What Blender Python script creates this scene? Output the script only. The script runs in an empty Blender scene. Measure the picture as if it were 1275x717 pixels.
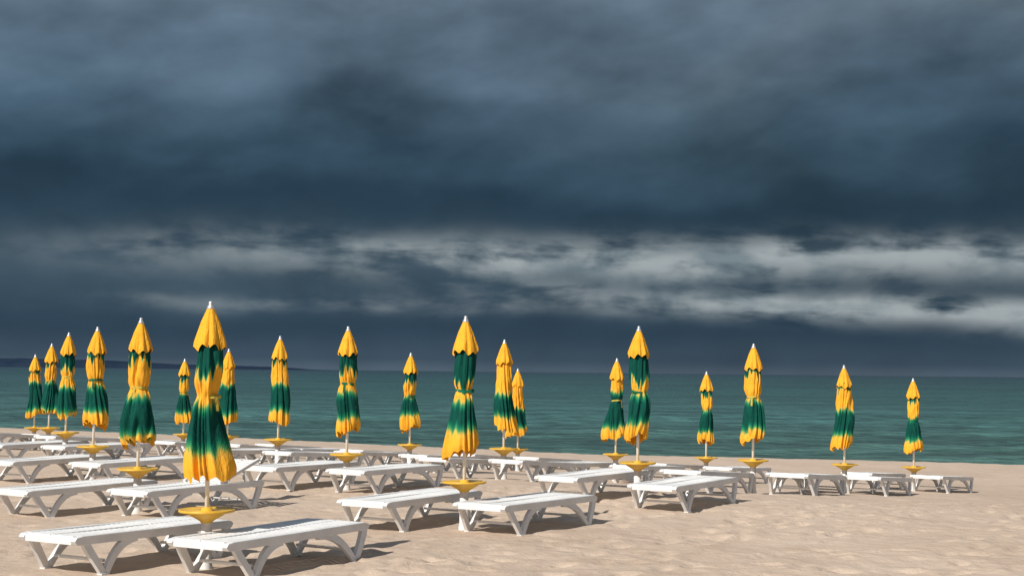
import bpy, math, random
import numpy as np
from mathutils import Vector, Matrix
random.seed(7); rng=np.random.RandomState(5)
scene=bpy.context.scene
scene.view_settings.view_transform='Standard'; scene.view_settings.look='None'; scene.view_settings.exposure=0
def lin(r,g,b):
    f=lambda c:(c/255/12.92) if c/255<=0.04045 else ((c/255+0.055)/1.055)**2.4
    return (f(r),f(g),f(b),1)
UX,UY=0.543,0.839      # seaward direction
WX,WY=0.839,-0.543     # along-shore direction

# ---------- node helper ----------
class NT:
    def __init__(s,tree): s.t=tree; s.n=tree.nodes; s.l=tree.links
    def node(s,typ,**kw):
        n=s.n.new(typ)
        for k,v in kw.items(): setattr(n,k,v)
        return n
    def set(s,sock,v):
        if isinstance(v,bpy.types.NodeSocket): s.l.new(v,sock)
        else: sock.default_value=v
    def m(s,op,a,b=None,c=None,clamp=False):
        n=s.n.new('ShaderNodeMath'); n.operation=op; n.use_clamp=clamp
        s.set(n.inputs[0],a)
        if b is not None: s.set(n.inputs[1],b)
        if c is not None: s.set(n.inputs[2],c)
        return n.outputs[0]
    def vec(s,x,y,z):
        n=s.n.new('ShaderNodeCombineXYZ')
        for i,v in enumerate((x,y,z)): s.set(n.inputs[i],v)
        return n.outputs[0]
    def noise(s,v,scale,detail=4,rough=0.5,dist=0):
        n=s.n.new('ShaderNodeTexNoise'); s.set(n.inputs['Vector'],v)
        n.inputs['Scale'].default_value=scale; n.inputs['Detail'].default_value=detail
        n.inputs['Roughness'].default_value=rough; n.inputs['Distortion'].default_value=dist
        return n.outputs['Fac']
    def ramp(s,f,stops,interp='LINEAR'):
        n=s.n.new('ShaderNodeValToRGB'); cr=n.color_ramp; cr.interpolation=interp
        while len(cr.elements)>1: cr.elements.remove(cr.elements[-1])
        cr.elements[0].position=stops[0][0]; cr.elements[0].color=stops[0][1]
        for p,c in stops[1:]:
            e=cr.elements.new(p); e.color=c
        s.set(n.inputs[0],f); return n.outputs[0]
    def smooth(s,v,a,b,lo=0.,hi=1.):
        n=s.n.new('ShaderNodeMapRange'); n.interpolation_type='SMOOTHSTEP'
        s.set(n.inputs[0],v); n.inputs[1].default_value=a; n.inputs[2].default_value=b
        n.inputs[3].default_value=lo; n.inputs[4].default_value=hi
        return n.outputs[0]
    def mix(s,f,a,b,blend='MIX'):
        n=s.n.new('ShaderNodeMix'); n.data_type='RGBA'; n.blend_type=blend
        s.set(n.inputs[0],f); s.set(n.inputs[6],a); s.set(n.inputs[7],b); return n.outputs[2]
    def mapping(s,v,scale,rot=(0,0,0)):
        n=s.n.new('ShaderNodeMapping'); s.set(n.inputs[0],v)
        n.inputs['Scale'].default_value=scale; n.inputs['Rotation'].default_value=rot
        return n.outputs[0]
    def bump(s,h,strength,dist,normal=None):
        n=s.n.new('ShaderNodeBump'); s.set(n.inputs['Height'],h)
        n.inputs['Strength'].default_value=strength; n.inputs['Distance'].default_value=dist
        if normal is not None: s.l.new(normal,n.inputs['Normal'])
        return n.outputs[0]
def new_mat(name):
    m=bpy.data.materials.new(name); m.use_nodes=True
    nt=NT(m.node_tree); b=m.node_tree.nodes['Principled BSDF']
    return m,nt,b

# ---------- sun & sky ----------
SUN_EL=math.radians(40); SUN_AZ=math.radians(219)   # azimuth clockwise from +Y
sd=Vector((math.sin(SUN_AZ)*math.cos(SUN_EL),math.cos(SUN_AZ)*math.cos(SUN_EL),math.sin(SUN_EL)))
sl=bpy.data.lights.new('sun','SUN'); sl.energy=5.0; sl.angle=math.radians(0.5); sl.color=(1,0.95,0.87)
so=bpy.data.objects.new('sun',sl); scene.collection.objects.link(so)
so.rotation_euler=sd.to_track_quat('Z','Y').to_euler(); so.location=(-10,-30,40)

w=bpy.data.worlds.new("World"); scene.world=w; w.use_nodes=True
nt=NT(w.node_tree); nt.n.clear()
tc=nt.node('ShaderNodeTexCoord').outputs['Generated']
sep=nt.node('ShaderNodeSeparateXYZ'); nt.l.new(tc,sep.inputs[0]); X,Y,Z=sep.outputs
h=nt.m('SQRT',nt.m('ADD',nt.m('MULTIPLY',X,X),nt.m('MULTIPLY',Y,Y)))
e=nt.m('DIVIDE',Z,nt.m('MAXIMUM',h,0.05))
az=nt.m('ARCTAN2',X,Y)
v1=nt.vec(nt.m('MULTIPLY',az,3.4),nt.m('MULTIPLY',e,7.5),0.3)
big=nt.noise(v1,1.0,2,0.5,0.5)
v2=nt.vec(nt.m('MULTIPLY',nt.m('SUBTRACT',az,nt.m('MULTIPLY',e,.5)),10.0),nt.m('MULTIPLY',e,18.0),1.7)
med=nt.noise(v2,1.0,4,0.45,0.15)
vf=nt.vec(nt.m('MULTIPLY',az,26.0),nt.m('MULTIPLY',e,46.0),6.7)
fine=nt.noise(vf,1.0,4,0.5,0.2)
v3=nt.vec(nt.m('MULTIPLY',az,9.5),nt.m('MULTIPLY',nt.m('ADD',e,nt.m('MULTIPLY',az,0.04)),44.0),4.1)
streak=nt.m('ADD',nt.m('MULTIPLY',nt.noise(v3,1.0,5,0.55,0.2),.72),nt.m('MULTIPLY',fine,.28))
ew=nt.m('ADD',e,nt.m('MULTIPLY',nt.m('SUBTRACT',big,0.5),0.075))
ew=nt.m('ADD',ew,nt.m('MULTIPLY',nt.m('SUBTRACT',med,0.5),0.055))
hf=nt.smooth(e,0.0,0.07)
ew=nt.m('ADD',nt.m('MULTIPLY',ew,hf),nt.m('MULTIPLY',e,nt.m('SUBTRACT',1.0,hf)))
sc=nt.m('DIVIDE',ew,0.5,clamp=True)
def E(x): return x/0.5
base=nt.ramp(sc,[(0,lin(78,93,106)),(E(.009),lin(60,77,92)),(E(.028),lin(48,67,83)),(E(.055),lin(57,76,90)),
  (E(.078),lin(64,82,95)),(E(.097),lin(46,66,81)),(E(.120),lin(41,62,78)),(E(.148),lin(52,75,92)),
  (E(.180),lin(66,88,105)),(E(.22),lin(84,104,121)),(E(.29),lin(106,124,140)),(1,lin(126,142,157))],'EASE')
up=nt.smooth(e,0.09,0.17)
mod=nt.m('MULTIPLY_ADD',nt.m('SUBTRACT',med,0.5),nt.m('MULTIPLY_ADD',up,0.8,0.45),1.0)
mod=nt.m('ADD',mod,nt.m('MULTIPLY',nt.m('SUBTRACT',fine,0.5),nt.m('MULTIPLY_ADD',up,.1,.3)))
left=nt.smooth(az,-0.4,0.3,1.13,0.95)
mod=nt.m('MULTIPLY',mod,left)
modc=nt.vec(mod,mod,mod)
c1=nt.mix(1.0,base,modc,'MULTIPLY')
tint=nt.m('MULTIPLY',nt.smooth(az,-0.05,0.25),nt.m('MULTIPLY',nt.smooth(big,0.38,0.6),up))
c1=nt.mix(nt.m('MULTIPLY',tint,0.6),c1,nt.mix(1.0,c1,(1.26,1.06,0.90,1),'MULTIPLY'))
def band(e0,slope,wid,a0,a1,t0,t1,src,gain):
    c=nt.m('MULTIPLY_ADD',az,slope,e0)
    d=nt.m('DIVIDE',nt.m('SUBTRACT',nt.m('ADD',e,nt.m('MULTIPLY',nt.m('SUBTRACT',med,0.5),0.018)),c),wid)
    g=nt.m('EXPONENT',nt.m('MULTIPLY',nt.m('MULTIPLY',d,d),-1.0))
    g=nt.m('MULTIPLY',g,nt.smooth(az,a0,a1))
    return nt.m('MULTIPLY',nt.m('MULTIPLY',g,nt.smooth(src,t0,t1)),gain)
b1=band(.080,-.006,.013,-.42,.02,.36,.54,streak,1.0)
b2=band(.056,-.05,.009,-.15,.25,.36,.54,streak,1.0)
b3=band(.046,0,.006,-.5,-.1,.42,.7,streak,0.45)
bs=nt.m('ADD',nt.m('ADD',b1,b2),b3,clamp=True)
c2=nt.mix(bs,c1,nt.mix(nt.smooth(fine,.3,.65),lin(122,136,143),lin(160,169,172)))
fwd=nt.smooth(Y,-0.35,0.25)
bgc=nt.node('ShaderNodeBackground'); nt.l.new(c2,bgc.inputs[0]); bgc.inputs[1].default_value=1.0
sky=nt.node('ShaderNodeTexSky'); sky.sky_type='NISHITA'; sky.sun_disc=False
sky.sun_elevation=SUN_EL; sky.sun_rotation=SUN_AZ
bgs=nt.node('ShaderNodeBackground'); nt.l.new(sky.outputs[0],bgs.inputs[0]); bgs.inputs[1].default_value=0.05
ms=nt.node('ShaderNodeMixShader'); nt.l.new(fwd,ms.inputs[0]); nt.l.new(bgs.outputs[0],ms.inputs[1]); nt.l.new(bgc.outputs[0],ms.inputs[2])
out=nt.node('ShaderNodeOutputWorld'); nt.l.new(ms.outputs[0],out.inputs[0])

# ---------- mesh helpers ----------
def link(name,me,mats=(),parent=None):
    o=bpy.data.objects.new(name,me); scene.collection.objects.link(o)
    for m in mats:
        if m.name not in [x.name for x in me.materials if x]: me.materials.append(m)
    if parent: o.parent=parent
    return o
def mesh_np(name,V,F,smooth=True):
    me=bpy.data.meshes.new(name); me.from_pydata([tuple(v) for v in V],[],[tuple(f) for f in F]); me.update()
    if smooth: me.polygons.foreach_set('use_smooth',[True]*len(me.polygons))
    return me
def grid_faces(nr,nc,wrap=False):
    i=np.arange(nr-1)[:,None]; j=np.arange(nc if wrap else nc-1)[None,:]
    j2=(j+1)%nc
    return np.stack([i*nc+j+0*i,i*nc+j2,(i+1)*nc+j2,(i+1)*nc+j],-1).reshape(-1,4)
def lathe(prof,n=40):
    V=[];F=[]
    for r,z in prof:
        for k in range(n):
            a=2*math.pi*k/n; V.append((r*math.cos(a),r*math.sin(a),z))
    for f in grid_faces(len(prof),n,True): F.append(tuple(int(q) for q in f))
    F.append(tuple(range(n))[::-1]); F.append(tuple((len(prof)-1)*n+k for k in range(n)))
    return V,F
_tab=rng.rand(256,256)
def vnoise(x,y):
    xi=np.floor(x).astype(int); yi=np.floor(y).astype(int); fx=x-xi; fy=y-yi
    fx=fx*fx*(3-2*fx); fy=fy*fy*(3-2*fy)
    g=lambda a,b:_tab[a%256,b%256]
    return (g(xi,yi)*(1-fx)+g(xi+1,yi)*fx)*(1-fy)+(g(xi,yi+1)*(1-fx)+g(xi+1,yi+1)*fx)*fy-0.5

# ---------- terrain ----------
def ground_z(x,y):
    x=np.asarray(x,float); y=np.asarray(y,float)
    s=UX*x+UY*y
    t=np.clip((x-2)/12,0,1); crest=41+4*t*t*(3-2*t)
    z=np.interp(s,[-500,0,9,13,17.5,19.5,21,24,27.5,29.5,34],[-1.6,-1.72,-1.74,-1.72,-1.70,-1.76,-1.86,-2.06,-2.27,-2.40,-2.52])
    k=np.clip((s-34)/(crest-34),0,1)
    z=z-0.16*k
    z=z-np.clip(s-crest,0,30)*0.16
    return z
def sand_z(x,y):
    z=ground_z(x,y)
    d=0.05*vnoise(x*.35+7,y*.35)+0.035*vnoise(x*1.1,y*1.1+3)+0.018*vnoise(x*2.7,y*2.7)+0.010*vnoise(x*6.3,y*6.3)
    return z+d
def axis(segs):
    out=[]
    for a,b,st in segs: out+=list(np.arange(a,b,st))
    return np.array(out+[segs[-1][1]])
xs=axis([(-400,-60,20),(-60,-20,2),(-20,-9,.25),(-9,10,.06),(10,20,.2),(20,60,2),(60,400,20)])
ys=axis([(-200,-20,20),(-20,10,1.5),(10,22,.06),(22,34,.14),(34,60,.5),(60,100,2),(100,300,20)])
gx,gy=np.meshgrid(xs,ys)
gz=sand_z(gx,gy)
def dent(cx,cy,a,dep=.022):
    ix=np.searchsorted(xs,cx); iy=np.searchsorted(ys,cy)
    s_=np.s_[max(0,iy-6):iy+7,max(0,ix-6):ix+7]
    dx=gx[s_]-cx; dy=gy[s_]-cy
    p=dx*math.cos(a)+dy*math.sin(a); q=-dx*math.sin(a)+dy*math.cos(a)
    r2=(p/.15)**2+(q/.075)**2
    gz[s_]+= -dep*np.exp(-r2)+0.35*dep*np.exp(-(np.sqrt(r2)-1.6)**2*4)
for _ in range(34):
    cx=rng.uniform(-6,8); cy=rng.uniform(11,18); a=rng.uniform(-.4,1.6); side=1
    for k in range(rng.randint(8,18)):
        a+=rng.normal(0,.08); cx+=.62*math.cos(a); cy+=.62*math.sin(a); side=-side
        if not(-8.5<cx<9.5 and 10.5<cy<21.5): break
        dent(cx-side*.1*math.sin(a),cy+side*.1*math.cos(a),a,rng.uniform(.025,.05))
for _ in range(600):
    dent(rng.uniform(-8,9.5),rng.uniform(11,21.5),rng.uniform(0,6.28),rng.uniform(.008,.032))
V=np.stack([gx,gy,gz],-1).reshape(-1,3)
me=mesh_np('ground',V.tolist(),grid_faces(len(ys),len(xs)).tolist())
m,n,b=new_mat('sand')
obj=n.node('ShaderNodeTexCoord').outputs['Object']
lg=n.noise(obj,0.35,3,0.55,0.4); md=n.noise(obj,2.2,4,0.55); fn=n.noise(obj,60,2,0.6)
rid=n.noise(n.mapping(obj,(1,3.0,1),(0,0,0.2)),1.1,4,0.55,0.8)
mixv=n.m('ADD',n.m('MULTIPLY',lg,0.6),n.m('MULTIPLY',md,0.4))
col=n.ramp(mixv,[(0.3,(.455,.350,.270,1)),(0.5,(.53,.420,.332,1)),(0.7,(.58,.472,.380,1))])
col=n.mix(n.smooth(rid,.52,.74,0,.28),col,(.37,.27,.20,1))
col=n.mix(n.smooth(fn,.3,.7,0,.18),col,(.37,.28,.205,1))
sp=n.node('ShaderNodeSeparateXYZ'); n.l.new(obj,sp.inputs[0])
damp=n.smooth(n.m('ADD',sp.outputs[2],n.m('MULTIPLY',n.m('SUBTRACT',lg,.5),.1)),-2.78,-2.95)
col=n.mix(n.m('MULTIPLY',damp,.6),col,(.22,.17,.13,1))
n.l.new(col,b.inputs['Base Color']); b.inputs['Roughness'].default_value=0.95; b.inputs['Specular IOR Level'].default_value=0.1
b1_=n.bump(n.noise(obj,5.0,3,0.55,0.3),0.6,0.05); b2_=n.bump(n.noise(obj,30,3,.65),0.4,0.012,b1_)
n.l.new(b2_,b.inputs['Normal'])
link('sandy_beach_ground',me,[m])

# ---------- sea ----------
SEA=-3.15
sx=axis([(-20000,-2000,2000),(-2000,-200,100),(-200,-70,10),(-70,70,.5),(70,200,10),(200,2000,100),(2000,20000,2000)])
sy=axis([(18,40,7),(40,130,.35),(130,200,5),(200,2000,100),(2000,24000,2000)])
gx,gy=np.meshgrid(sx,sy)
amp=np.clip((gy-40)/8,0,1)*np.clip((130-gy)/30,0,1)*np.clip((70-np.abs(gx))/10,0,1)
cxr=gx*.97+gy*.24; cyr=-gx*.24+gy*.97
wav=0.18*vnoise(cxr*.12,cyr*.42)+0.12*vnoise(cxr*.3+9,cyr*.9)+.06*vnoise(cxr*.8,cyr*1.4)
V=np.stack([gx,gy,SEA+amp*wav],-1).reshape(-1,3)
me=mesh_np('sea',V.tolist(),grid_faces(len(sy),len(sx)).tolist())
m,n,b=new_mat('sea_water')
obj=n.node('ShaderNodeTexCoord').outputs['Object']
sp=n.node('ShaderNodeSeparateXYZ'); n.l.new(obj,sp.inputs[0])
w1=n.noise(n.mapping(obj,(.05,.22,1),(0,0,-.15)),1.0,5,0.62,0.3)
w2=n.noise(n.mapping(obj,(.5,1.9,1),(0,0,-.2)),1.0,4,0.65,0.3)
w3=n.noise(n.mapping(obj,(.003,.014,1)),1.0,4,0.6,0.3)
dist=n.m('LOGARITHM',n.m('MAXIMUM',sp.outputs[1],20),10)
dist=n.m('ADD',dist,n.m('MULTIPLY',n.m('SUBTRACT',w3,.5),.5))
col=n.ramp(n.m('DIVIDE',dist,4.3),[(1.6/4.3,(.080,.172,.150,1)),(1.95/4.3,(.048,.122,.113,1)),(2.4/4.3,(.030,.089,.090,1)),(3.0/4.3,(.018,.058,.069,1)),(3.5/4.3,(.013,.040,.056,1)),(1,(.024,.048,.066,1))])
f=n.m('MULTIPLY',n.smooth(w1,.35,.68,.68,1.32),n.smooth(w2,.32,.68,.5,1.5))
f=n.m('MULTIPLY',f,n.smooth(w3,.35,.65,.82,1.18))
col=n.mix(1.0,col,n.vec(f,f,f),'MULTIPLY')
n.l.new(col,b.inputs['Base Color'])
b.inputs['Roughness'].default_value=0.35; b.inputs['IOR'].default_value=1.33; b.inputs['Specular IOR Level'].default_value=0.35
bb=n.bump(w2,1.0,0.5); bb=n.bump(w1,1.0,1.2,bb)
n.l.new(bb,b.inputs['Normal'])
link('sea',me,[m])

# ---------- distant coast ----------
V=[]
N=200
for i in range(N):
    t=i/(N-1); x=-5200+4400*t
    q=min(1,(-800-x)/1350)
    hgt=4+34*q**0.9*(0.9+0.35*float(vnoise(np.array(t*14),np.array(3.)))*2)+2.0*rng.rand()
    if t>.95: hgt*= (1-t)/.05
    for k,(dy,zz) in enumerate([(0,0),(60,.6),(200,1.0),(700,.8),(1400,0)]):
        V.append((x,6000+dy,SEA-0.5+(hgt+3*(t<.95))*zz))
me=mesh_np('coast',V,grid_faces(N,5).tolist())
m,n,b=new_mat('hazy_coast'); obj=n.node('ShaderNodeTexCoord').outputs['Object']
n.l.new(n.ramp(n.noise(obj,.01,4),[(.3,(.014,.026,.05,1)),(.7,(.022,.036,.062,1))]),b.inputs['Base Color']); b.inputs['Roughness'].default_value=1; b.inputs['Specular IOR Level'].default_value=0
link('distant_coast_hills',me,[m])

# ---------- object materials ----------
white,n,b=new_mat('white_plastic'); obj=n.node('ShaderNodeTexCoord').outputs['Object']
n.l.new(n.ramp(n.noise(obj,5,4,.65),[(.3,(.66,.66,.65,1)),(.6,(.76,.76,.755,1))]),b.inputs['Base Color'])
b.inputs['Roughness'].default_value=0.42
n.l.new(n.bump(n.noise(obj,90,2),.15,.003),b.inputs['Normal'])
ytab,n,b=new_mat('yellow_plastic'); obj=n.node('ShaderNodeTexCoord').outputs['Object']
n.l.new(n.ramp(n.noise(obj,9,5,.65),[(.3,(.66,.36,.03,1)),(.65,(.78,.46,.05,1))]),b.inputs['Base Color'])
b.inputs['Roughness'].default_value=0.4
metal,n,b=new_mat('silver_finial'); b.inputs['Base Color'].default_value=(.6,.6,.6,1); b.inputs['Metallic'].default_value=.6; b.inputs['Roughness'].default_value=.35
fabric,n,b=new_mat('dyed_canopy_fabric')
obj=n.node('ShaderNodeTexCoord').outputs['Object']
at=n.node('ShaderNodeAttribute'); at.attribute_name='dye'
nz=n.noise(n.mapping(obj,(9,9,3)),1.0,4,.6,.3)
dy=n.m('ADD',at.outputs['Fac'],n.m('MULTIPLY',n.m('SUBTRACT',nz,.5),n.m('MULTIPLY',n.m('MULTIPLY',at.outputs['Fac'],n.m('SUBTRACT',1.0,at.outputs['Fac'])),1.6)),clamp=True)
col=n.ramp(dy,[(0,(.84,.40,.035,1)),(.2,(.76,.42,.06,1)),(.36,(.38,.38,.08,1)),(.52,(.06,.26,.10,1)),(.78,(.007,.145,.080,1)),(1,(.004,.066,.050,1))])
dirt=n.noise(obj,4,3,.6)
col=n.mix(n.smooth(dirt,.5,.75,0,.18),col,(.45,.28,.05,1),'MULTIPLY')
n.l.new(col,b.inputs['Base Color']); b.inputs['Roughness'].default_value=.9; b.inputs['Specular IOR Level'].default_value=.1
n.l.new(n.bump(n.noise(n.mapping(obj,(26,26,6)),1.0,3,.6,.6),.7,.025),b.inputs['Normal'])

# ---------- umbrella ----------
def canopy(name,seed,g1,ga,gb,kind,L=1.5,top=2.29):
    r=np.random.RandomState(seed)
    nt_,nz_=176,84
    th=np.linspace(0,2*np.pi,nt_,endpoint=False)[None,:]; t=np.linspace(0.19,1,nz_)[:,None]
    fl=r.uniform(.85,1.1)
    if kind=='tied':
        tie=r.uniform(.52,.57)
        R=np.interp(t,[.19,.26,.36,.46,tie-.02,tie,tie+.03,.68,.80,.90,.96,1],
                      [.085,.103,.109,.106,.095,.083,.098,.128,.156*fl,.174*fl,.178*fl,.166*fl])
    else:
        tie=None
        R=np.interp(t,[.19,.3,.45,.6,.75,.88,.96,1],[.095,.108,.120,.133,.153,.174*fl,.184*fl,.180*fl])
    Rk=R[:,0]; Rk=np.convolve(np.pad(Rk,2,'edge'),[.1,.2,.4,.2,.1],'valid'); R=Rk[:,None]
    ph=r.rand(10)*6.28; tw=r.uniform(-1.6,1.6)
    a8=.10+.12*t
    ang=th+tw*(t-.5)+.35*np.sin(3*th+ph[0])*t+.25*np.sin(2*th+ph[9])
    f8=1-2*np.abs(np.sin(4*ang+ph[1]))**.8
    f5=1-2*np.abs(np.sin(6*ang+ph[8]+1.5*t))
    f13=np.sin(13*ang+ph[2]+2*t); f21=np.sin(23*ang+ph[3]+3*np.sin(4*t+ph[4]))
    fold=-f8*a8*.8-f5*.06+f13*.04+f21*.025*(.4+t)
    if tie: fold=fold*(1-.6*np.exp(-((t-tie)/.035)**2))
    rad=R*(1+fold)
    rad*=1+.08*np.sin(2*th+ph[5]+5*t)+.06*np.sin(th+ph[6]+9*t)
    lob=np.clip((t-.6)/.4,0,1)
    rad*=1+.16*lob*np.cos(th-ph[7])
    hem=(.014*f8+.018*np.sin(3*th+ph[3])+.008*np.sin(13*th+ph[8])+.034*np.cos(th-ph[7]))*lob**2
    z=top-L*(t*.985+hem)
    cx=.02*np.sin(4*t+ph[0])*t; cy=.02*np.sin(4*t+ph[1])*t
    rad+=.006*np.sin(38*t+3*np.sin(2*th+ph[2]))*np.exp(-((t-.5)/.15)**2)
    x=rad*np.cos(th)+cx; y=rad*np.sin(th)+cy
    V=np.stack([x,y,z+0*th],-1).reshape(-1,3)
    jag=.012*np.sin(8*th+ph[1])+.010*np.sin(13*th+ph[5])+.014*np.sin(3*th+ph[6])+.006*f8
    tt=t+jag
    ss=lambda a,b,v:(lambda k:k*k*(3-2*k))(np.clip((v-a)/(b-a),0,1))
    d1=1-ss(g1-.02,g1+.06,t+jag*2.4) if g1>0 else 0*tt
    d2=ss(ga-.07,ga+.06,tt)*(1-ss(gb-.06,gb+.10,tt))
    dye=np.clip(np.maximum(d1,d2),0,1)+0*th
    F=grid_faces(nz_,nt_,True)
    nc=26; tcap=np.linspace(0.0,1,nc)[:,None]
    Rc=np.interp(tcap,[0,.1,.4,.75,.90,1],[.018,.034,.080,.118,.132,.135])
    fc8=np.abs(np.sin(4*th+ph[1]))**.8
    f=1+(.11*fc8-.06)*tcap*1.6+.03*np.sin(13*th+ph[4])*tcap
    zc=top-L*(.245*tcap**1.05+.014*tcap**3*np.cos(8*th+2*ph[1])+.01*tcap**3*np.sin(3*th+ph[3]))
    Vc=np.stack([Rc*f*np.cos(th),Rc*f*np.sin(th),zc],-1).reshape(-1,3)
    Fc=grid_faces(nc,nt_,True)+len(V)
    dc=np.zeros(nc*nt_)
    VV=np.concatenate([V,Vc]); FF=np.concatenate([F,Fc])
    me=mesh_np(name,VV.tolist(),FF.tolist())
    a=me.attributes.new('dye','FLOAT','POINT'); a.data.foreach_set('value',np.concatenate([dye.reshape(-1),dc]).astype(np.float32))
    return me,tie,r
Vp,Fp=lathe([(.019,.1),(.019,2.28)],20); pole_me=mesh_np('pole',Vp,Fp)
Vp,Fp=lathe([(.006,2.33),(.017,2.325),(.022,2.31),(.018,2.298),(.026,2.29),(.034,2.275),(.036,2.262),(.02,2.25)][::-1],20); fin_me=mesh_np('finial',Vp,Fp)
Vp,Fp=lathe([(.05,.40),(.06,.415),(.10,.44),(.15,.468),(.165,.485),(.235,.492),(.243,.498),(.243,.512),(.238,.516),(.225,.508),(.05,.503),(.047,.53),(.022,.535)],48); tab_me=mesh_np('table',Vp,Fp)
Vp,Fp=lathe([(.062,-.12),(.06,.02),(.05,.06),(.047,.42),(.03,.43)],28); base_me=mesh_np('base',Vp,Fp)
for mm,mt in ((pole_me,white),(fin_me,metal),(tab_me,ytab),(base_me,white)): mm.materials.append(mt)
umb=[ # x,y,g1,ga,gb,kind
(-2.64,12.5,.37,.60,.82,'tied',0),(-0.5,15.7,.47,.62,.80,'tied',0),(1.7,19.1,.45,.60,.84,'tied',0),(3.8,22.4,.27,.58,.86,'tied',0),(6.15,26.3,.24,.54,.82,'loose',0),(8.3,29.4,.27,.54,.82,'tied',0),
(-4.5,17.3,.28,.63,.92,'tied',0),(-2.33,20.4,.38,.62,.84,'tied',0),(-.11,23.9,0,.60,.82,'loose',0),(2.0,27.2,0,.42,.84,'tied',0),(4.15,30.3,.30,.54,.82,'tied',0),
(-6.37,21.8,.27,.60,.83,'tied',0),(-4.1,25.2,.26,.56,.83,'loose',0),(-2.0,28.4,.34,.58,.78,'tied',0),(.17,32.4,0,.60,.86,'loose',0),
(-8.1,26.0,.40,.66,.92,'tied',0),(-5.9,29.8,0,.50,.86,'loose',0),
(-10.0,30.9,.26,.55,.93,'tied',0),(-7.9,34.5,.30,.55,.82,'tied',0),(-11.9,35.7,.26,.45,.88,'loose',0),
]
for i,(x,y,g1,ga,gb,kind,_) in enumerate(umb):
    z=float(ground_z(x,y))
    em=bpy.data.objects.new('beach_umbrella',None); scene.collection.objects.link(em)
    em.location=(x,y,z); em.rotation_euler=(rng.uniform(-.012,.012),rng.uniform(-.012,.012),rng.uniform(0,6.28))
    me,tie,r=canopy('canopy',100+i*3,g1,ga,gb,kind)
    link('canopy',me,[fabric],em)
    for nm,mm in (('pole',pole_me),('finial',fin_me),('table',tab_me),('base_socket',base_me)):
        o=bpy.data.objects.new(nm,mm); scene.collection.objects.link(o); o.parent=em
    if tie:
        zt=2.29-1.5*tie*.985; V=[];nn=40
        for k in range(nn):
            a=2*math.pi*k/nn
            R=.096+.006*math.sin(5*a+i)
            zz=zt+.012*math.sin(a+i)
            for dr,dz in ((-.012,-.014),(.004,-.014),(.004,.014),(-.012,.014)):
                V.append(((R+dr)*math.cos(a),(R+dr)*math.sin(a),zz+dz))
        F=[]
        for k in range(nn):
            k2=(k+1)%nn
            for q in range(4): F.append((k*4+q,k*4+(q+1)%4,k2*4+(q+1)%4,k2*4+q))
        a=rng.uniform(0,6.28)
        bx,by=.108*math.cos(a),.108*math.sin(a); tx,ty=-math.sin(a)*.014,math.cos(a)*.014
        b0=len(V)
        for s_,zz in ((0,zt),(.02,zt-.05),(.05,zt-.13)):
            ox,oy=bx*(1+s_*4),by*(1+s_*4)
            V+= [(ox-tx,oy-ty,zz),(ox+tx,oy+ty,zz)]
        F+=[(b0,b0+1,b0+3,b0+2),(b0+2,b0+3,b0+5,b0+4)]
        sm=mesh_np('tie_strap',V,F,False)
        at_=sm.attributes.new('dye','FLOAT','POINT'); at_.data.foreach_set('value',np.full(len(V),.8 if i%3 else .3,dtype=np.float32))
        link('tie_strap',sm,[fabric],em)

# ---------- sun lounger ----------
def ribbon(V,F,pts,x0,x1,xs0=0.,xs1=0.):
    P=np.array(pts,float); n_=len(P)
    tg=np.gradient(P[:,:2],axis=0); tg/=np.linalg.norm(tg,axis=1)[:,None]
    nr=np.stack([-tg[:,1],tg[:,0]],1)
    b0=len(V)
    for k in range(n_):
        a=P[k,:2]+nr[k]*P[k,2]; c=P[k,:2]-nr[k]*P[k,2]
        for (q,xx) in ((a,x0),(a,x1),(c,x1),(c,x0)):
            sh=xs0*max(0,(.3-q[1]))/.3
            V.append((xx+sh,q[0],q[1]))
    for k in range(n_-1):
        for q in range(4):
            F.append((b0+k*4+q,b0+k*4+(q+1)%4,b0+(k+1)*4+(q+1)%4,b0+(k+1)*4+q))
    F.append((b0,b0+1,b0+2,b0+3)[::-1]); e_=b0+(n_-1)*4; F.append((e_,e_+1,e_+2,e_+3))
def bez(p0,p1,p2,p3,w0,w1,n_=12):
    o=[]
    for k in range(n_+1):
        t=k/n_; c=[(1-t)**3*p0[i]+3*(1-t)**2*t*p1[i]+3*(1-t)*t*t*p2[i]+t**3*p3[i] for i in (0,1)]
        o.append((c[0],c[1],w0+(w1-w0)*t))
    return o
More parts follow.
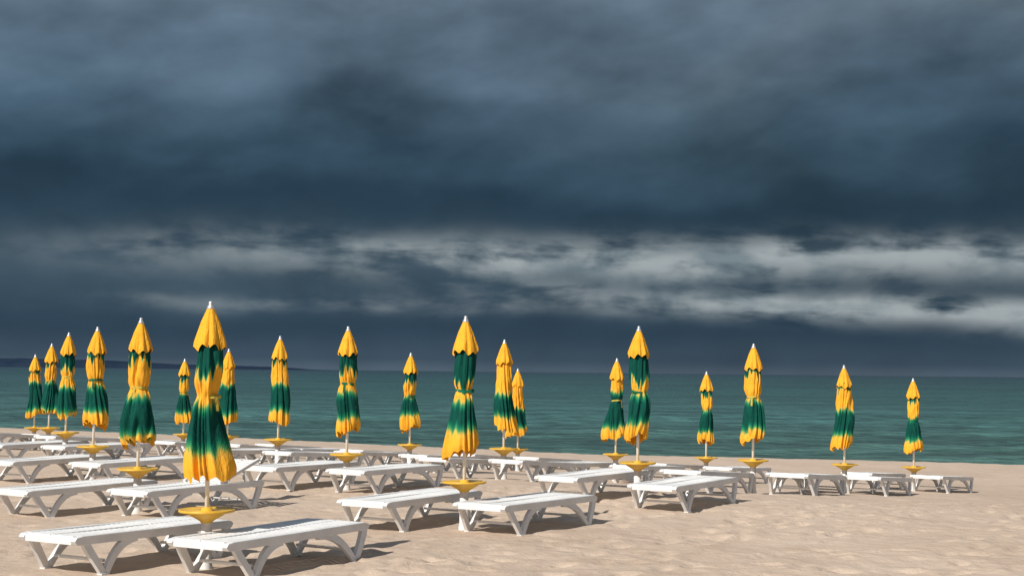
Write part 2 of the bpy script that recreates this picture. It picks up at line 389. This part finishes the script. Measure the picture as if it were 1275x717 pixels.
def lounger(name,raise_deg):
    V=[];F=[]; H=.335; ra=math.radians(raise_deg); hinge=.22
    for sgn in (-1,1):
        xi,xo=sgn*.275,sgn*.335
        a,b_=min(xi,xo),max(xi,xo)
        ribbon(V,F,[(-.955,.285,.022),(-.94,.298,.032),(-.88,.302,.036),(-.4,.302,.036),(0,.300,.036),(.4,.302,.036),(.88,.302,.036),(.94,.296,.030),(.955,.285,.02)],a,b_)
        c0,c1=(sgn*.285,sgn*.328); c0,c1=min(c0,c1),max(c0,c1); sp_=sgn*.035
        ribbon(V,F,bez((-.84,.285),(-.80,.20),(-.70,.09),(-.66,.006),.038,.030),c0,c1,sp_)
        ribbon(V,F,bez((-.26,.285),(-.44,.27),(-.54,.17),(-.635,.006),.038,.028),c0,c1,sp_)
        ribbon(V,F,bez((.90,.285),(.88,.2),(.80,.1),(.74,.006),.040,.030),c0,c1,sp_)
        ribbon(V,F,bez((.22,.285),(.44,.28),(.60,.19),(.715,.006),.040,.028),c0,c1,sp_)
        for yy in (-.648,.728): ribbon(V,F,[(yy-.05,.008,.010),(yy+.05,.008,.010)],c0-.008,c1+.008,sp_)
    def box(x0,x1,y0,y1,z0,z1,tr=None):
        b0=len(V)
        for (x,y,z) in ((x0,y0,z0),(x1,y0,z0),(x1,y1,z0),(x0,y1,z0),(x0,y0,z1),(x1,y0,z1),(x1,y1,z1),(x0,y1,z1)):
            if tr: y,z=tr(y,z)
            V.append((x,y,z))
        for f in ((0,3,2,1),(4,5,6,7),(0,1,5,4),(1,2,6,5),(2,3,7,6),(3,0,4,7)): F.append(tuple(b0+q for q in f))
    def tr(y,z):
        dy=y-hinge; dz=z-H
        return hinge+dy*math.cos(ra)-dz*math.sin(ra), H+dy*math.sin(ra)+dz*math.cos(ra)
    y=-.93
    while y<.93:
        back=y>=hinge
        y1=min(y+.044,.945)
        z=H-.004+(0 if back else -.008*math.sin((y+.93)/1.15*math.pi))
        T=tr if (back and raise_deg) else None
        box(-.272,-.012,y,y1,z-.012,z+.006,T); box(.012,.272,y,y1,z-.012,z+.006,T)
        y+=.062
    for lo,hi,T in ((-.94,hinge-.012,None),(hinge,.945,tr if raise_deg else None)):
        for x0,x1 in ((-.012,.012),(-.15,-.13),(.13,.15)): box(x0,x1,lo,hi,H-.034,H-.0145 if abs(x0)>.05 else H+.003,T)
        if T:
            for sg in (-1,1): box(min(sg*.272,sg*.315),max(sg*.272,sg*.315),lo,hi,H-.01,H+.03,T)
    box(-.274,.274,-.952,-.932,.268,.329); box(-.274,.274,.947,.962,.262,.330, tr if raise_deg else None)
    box(-.29,.29,-.62,-.585,.10,.125); box(-.29,.29,.66,.695,.10,.125)
    if raise_deg:
        ly,lz=tr(.75,H)
        for sg in (-1,1):
            ribbon(V,F,[(ly,lz,.014),(ly+.03,.30,.014)],sg*.2-.01,sg*.2+.01)
    me=mesh_np(name,V,F,False); me.materials.append(white); me.validate()
    tmp=bpy.data.objects.new('tmp',me); scene.collection.objects.link(tmp)
    md_=tmp.modifiers.new('bevel','BEVEL'); md_.width=.004; md_.segments=2; md_.limit_method='ANGLE'
    dg=bpy.context.evaluated_depsgraph_get(); dg.update()
    me2=bpy.data.meshes.new_from_object(tmp.evaluated_get(dg)); me2.name=name
    bpy.data.objects.remove(tmp)
    return me2
flat_me=lounger('sun_lounger',0); raised_me=lounger('sun_lounger_raised',20)
loungers=[(-3.36,12.75,0),(-2.08,12.65,0),(-1.1,16.2,0),(.2,15.9,0),(1.14,19.5,0),(2.25,18.4,0),(3.0,21.7,0),(4.65,22.4,0),(5.35,25.6,0),(6.75,26.2,0),(7.6,29.9,0),(8.85,29.3,0),
(-5.25,17.4,0),(-3.85,17.15,1),(-3.05,20.9,0),(-1.75,20.3,0),(-.8,24.2,0),(.45,23.8,0),(1.35,27.5,0),(2.6,27.0,0),(3.5,30.6,0),(4.8,30.2,0),
(-7.1,22.0,0),(-5.75,21.8,0),(-4.75,25.5,0),(-3.45,25.1,0),(-2.7,28.8,0),(-1.4,28.3,0),(-.6,32.6,0),(.85,32.3,0),
(-8.8,26.3,0),(-7.5,25.9,0),(-6.6,30.0,0),(-5.2,29.5,0),(-4.5,33.5,0),(-3.1,33.1,0),(-10.7,31.1,0),(-9.3,30.8,0),(-8.6,34.8,0),(-7.2,34.4,0),(-12.6,36,0),(-11.2,35.6,0),(-9.5,22.3,0),(-11.0,26.5,0),(-12.6,31.2,0),(-5.9,38,0),(-9.6,38.5,0)]
ang=math.atan2(-UX,UY)
for x,y,rs in loungers:
    o=bpy.data.objects.new('sun_lounger',raised_me if rs else flat_me); scene.collection.objects.link(o)
    def S(a_,b_): return float(sand_z(np.array(x+UX*a_+WX*b_),np.array(y+UY*a_+WY*b_)))
    z=(S(-.65,-.3)+S(-.65,.3)+S(.73,-.3)+S(.73,.3))/4
    pitch=math.atan2((S(.73,0)-S(-.65,0)),1.38)
    o.location=(x,y,z-.008)
    o.rotation_euler=(pitch,0,ang+rng.uniform(-.05,.05))

# ---------- camera ----------
cam=bpy.data.cameras.new('camera'); co=bpy.data.objects.new('camera',cam); scene.collection.objects.link(co)
cam.sensor_width=36; cam.lens=50; cam.clip_start=.1; cam.clip_end=60000
pitch=math.atan(104/1771)
co.matrix_world=Matrix.Translation((0,0,0)) @ Matrix.Rotation(math.pi/2+pitch,4,'X') @ Matrix.Rotation(math.radians(0.6),4,'Z')
scene.camera=co
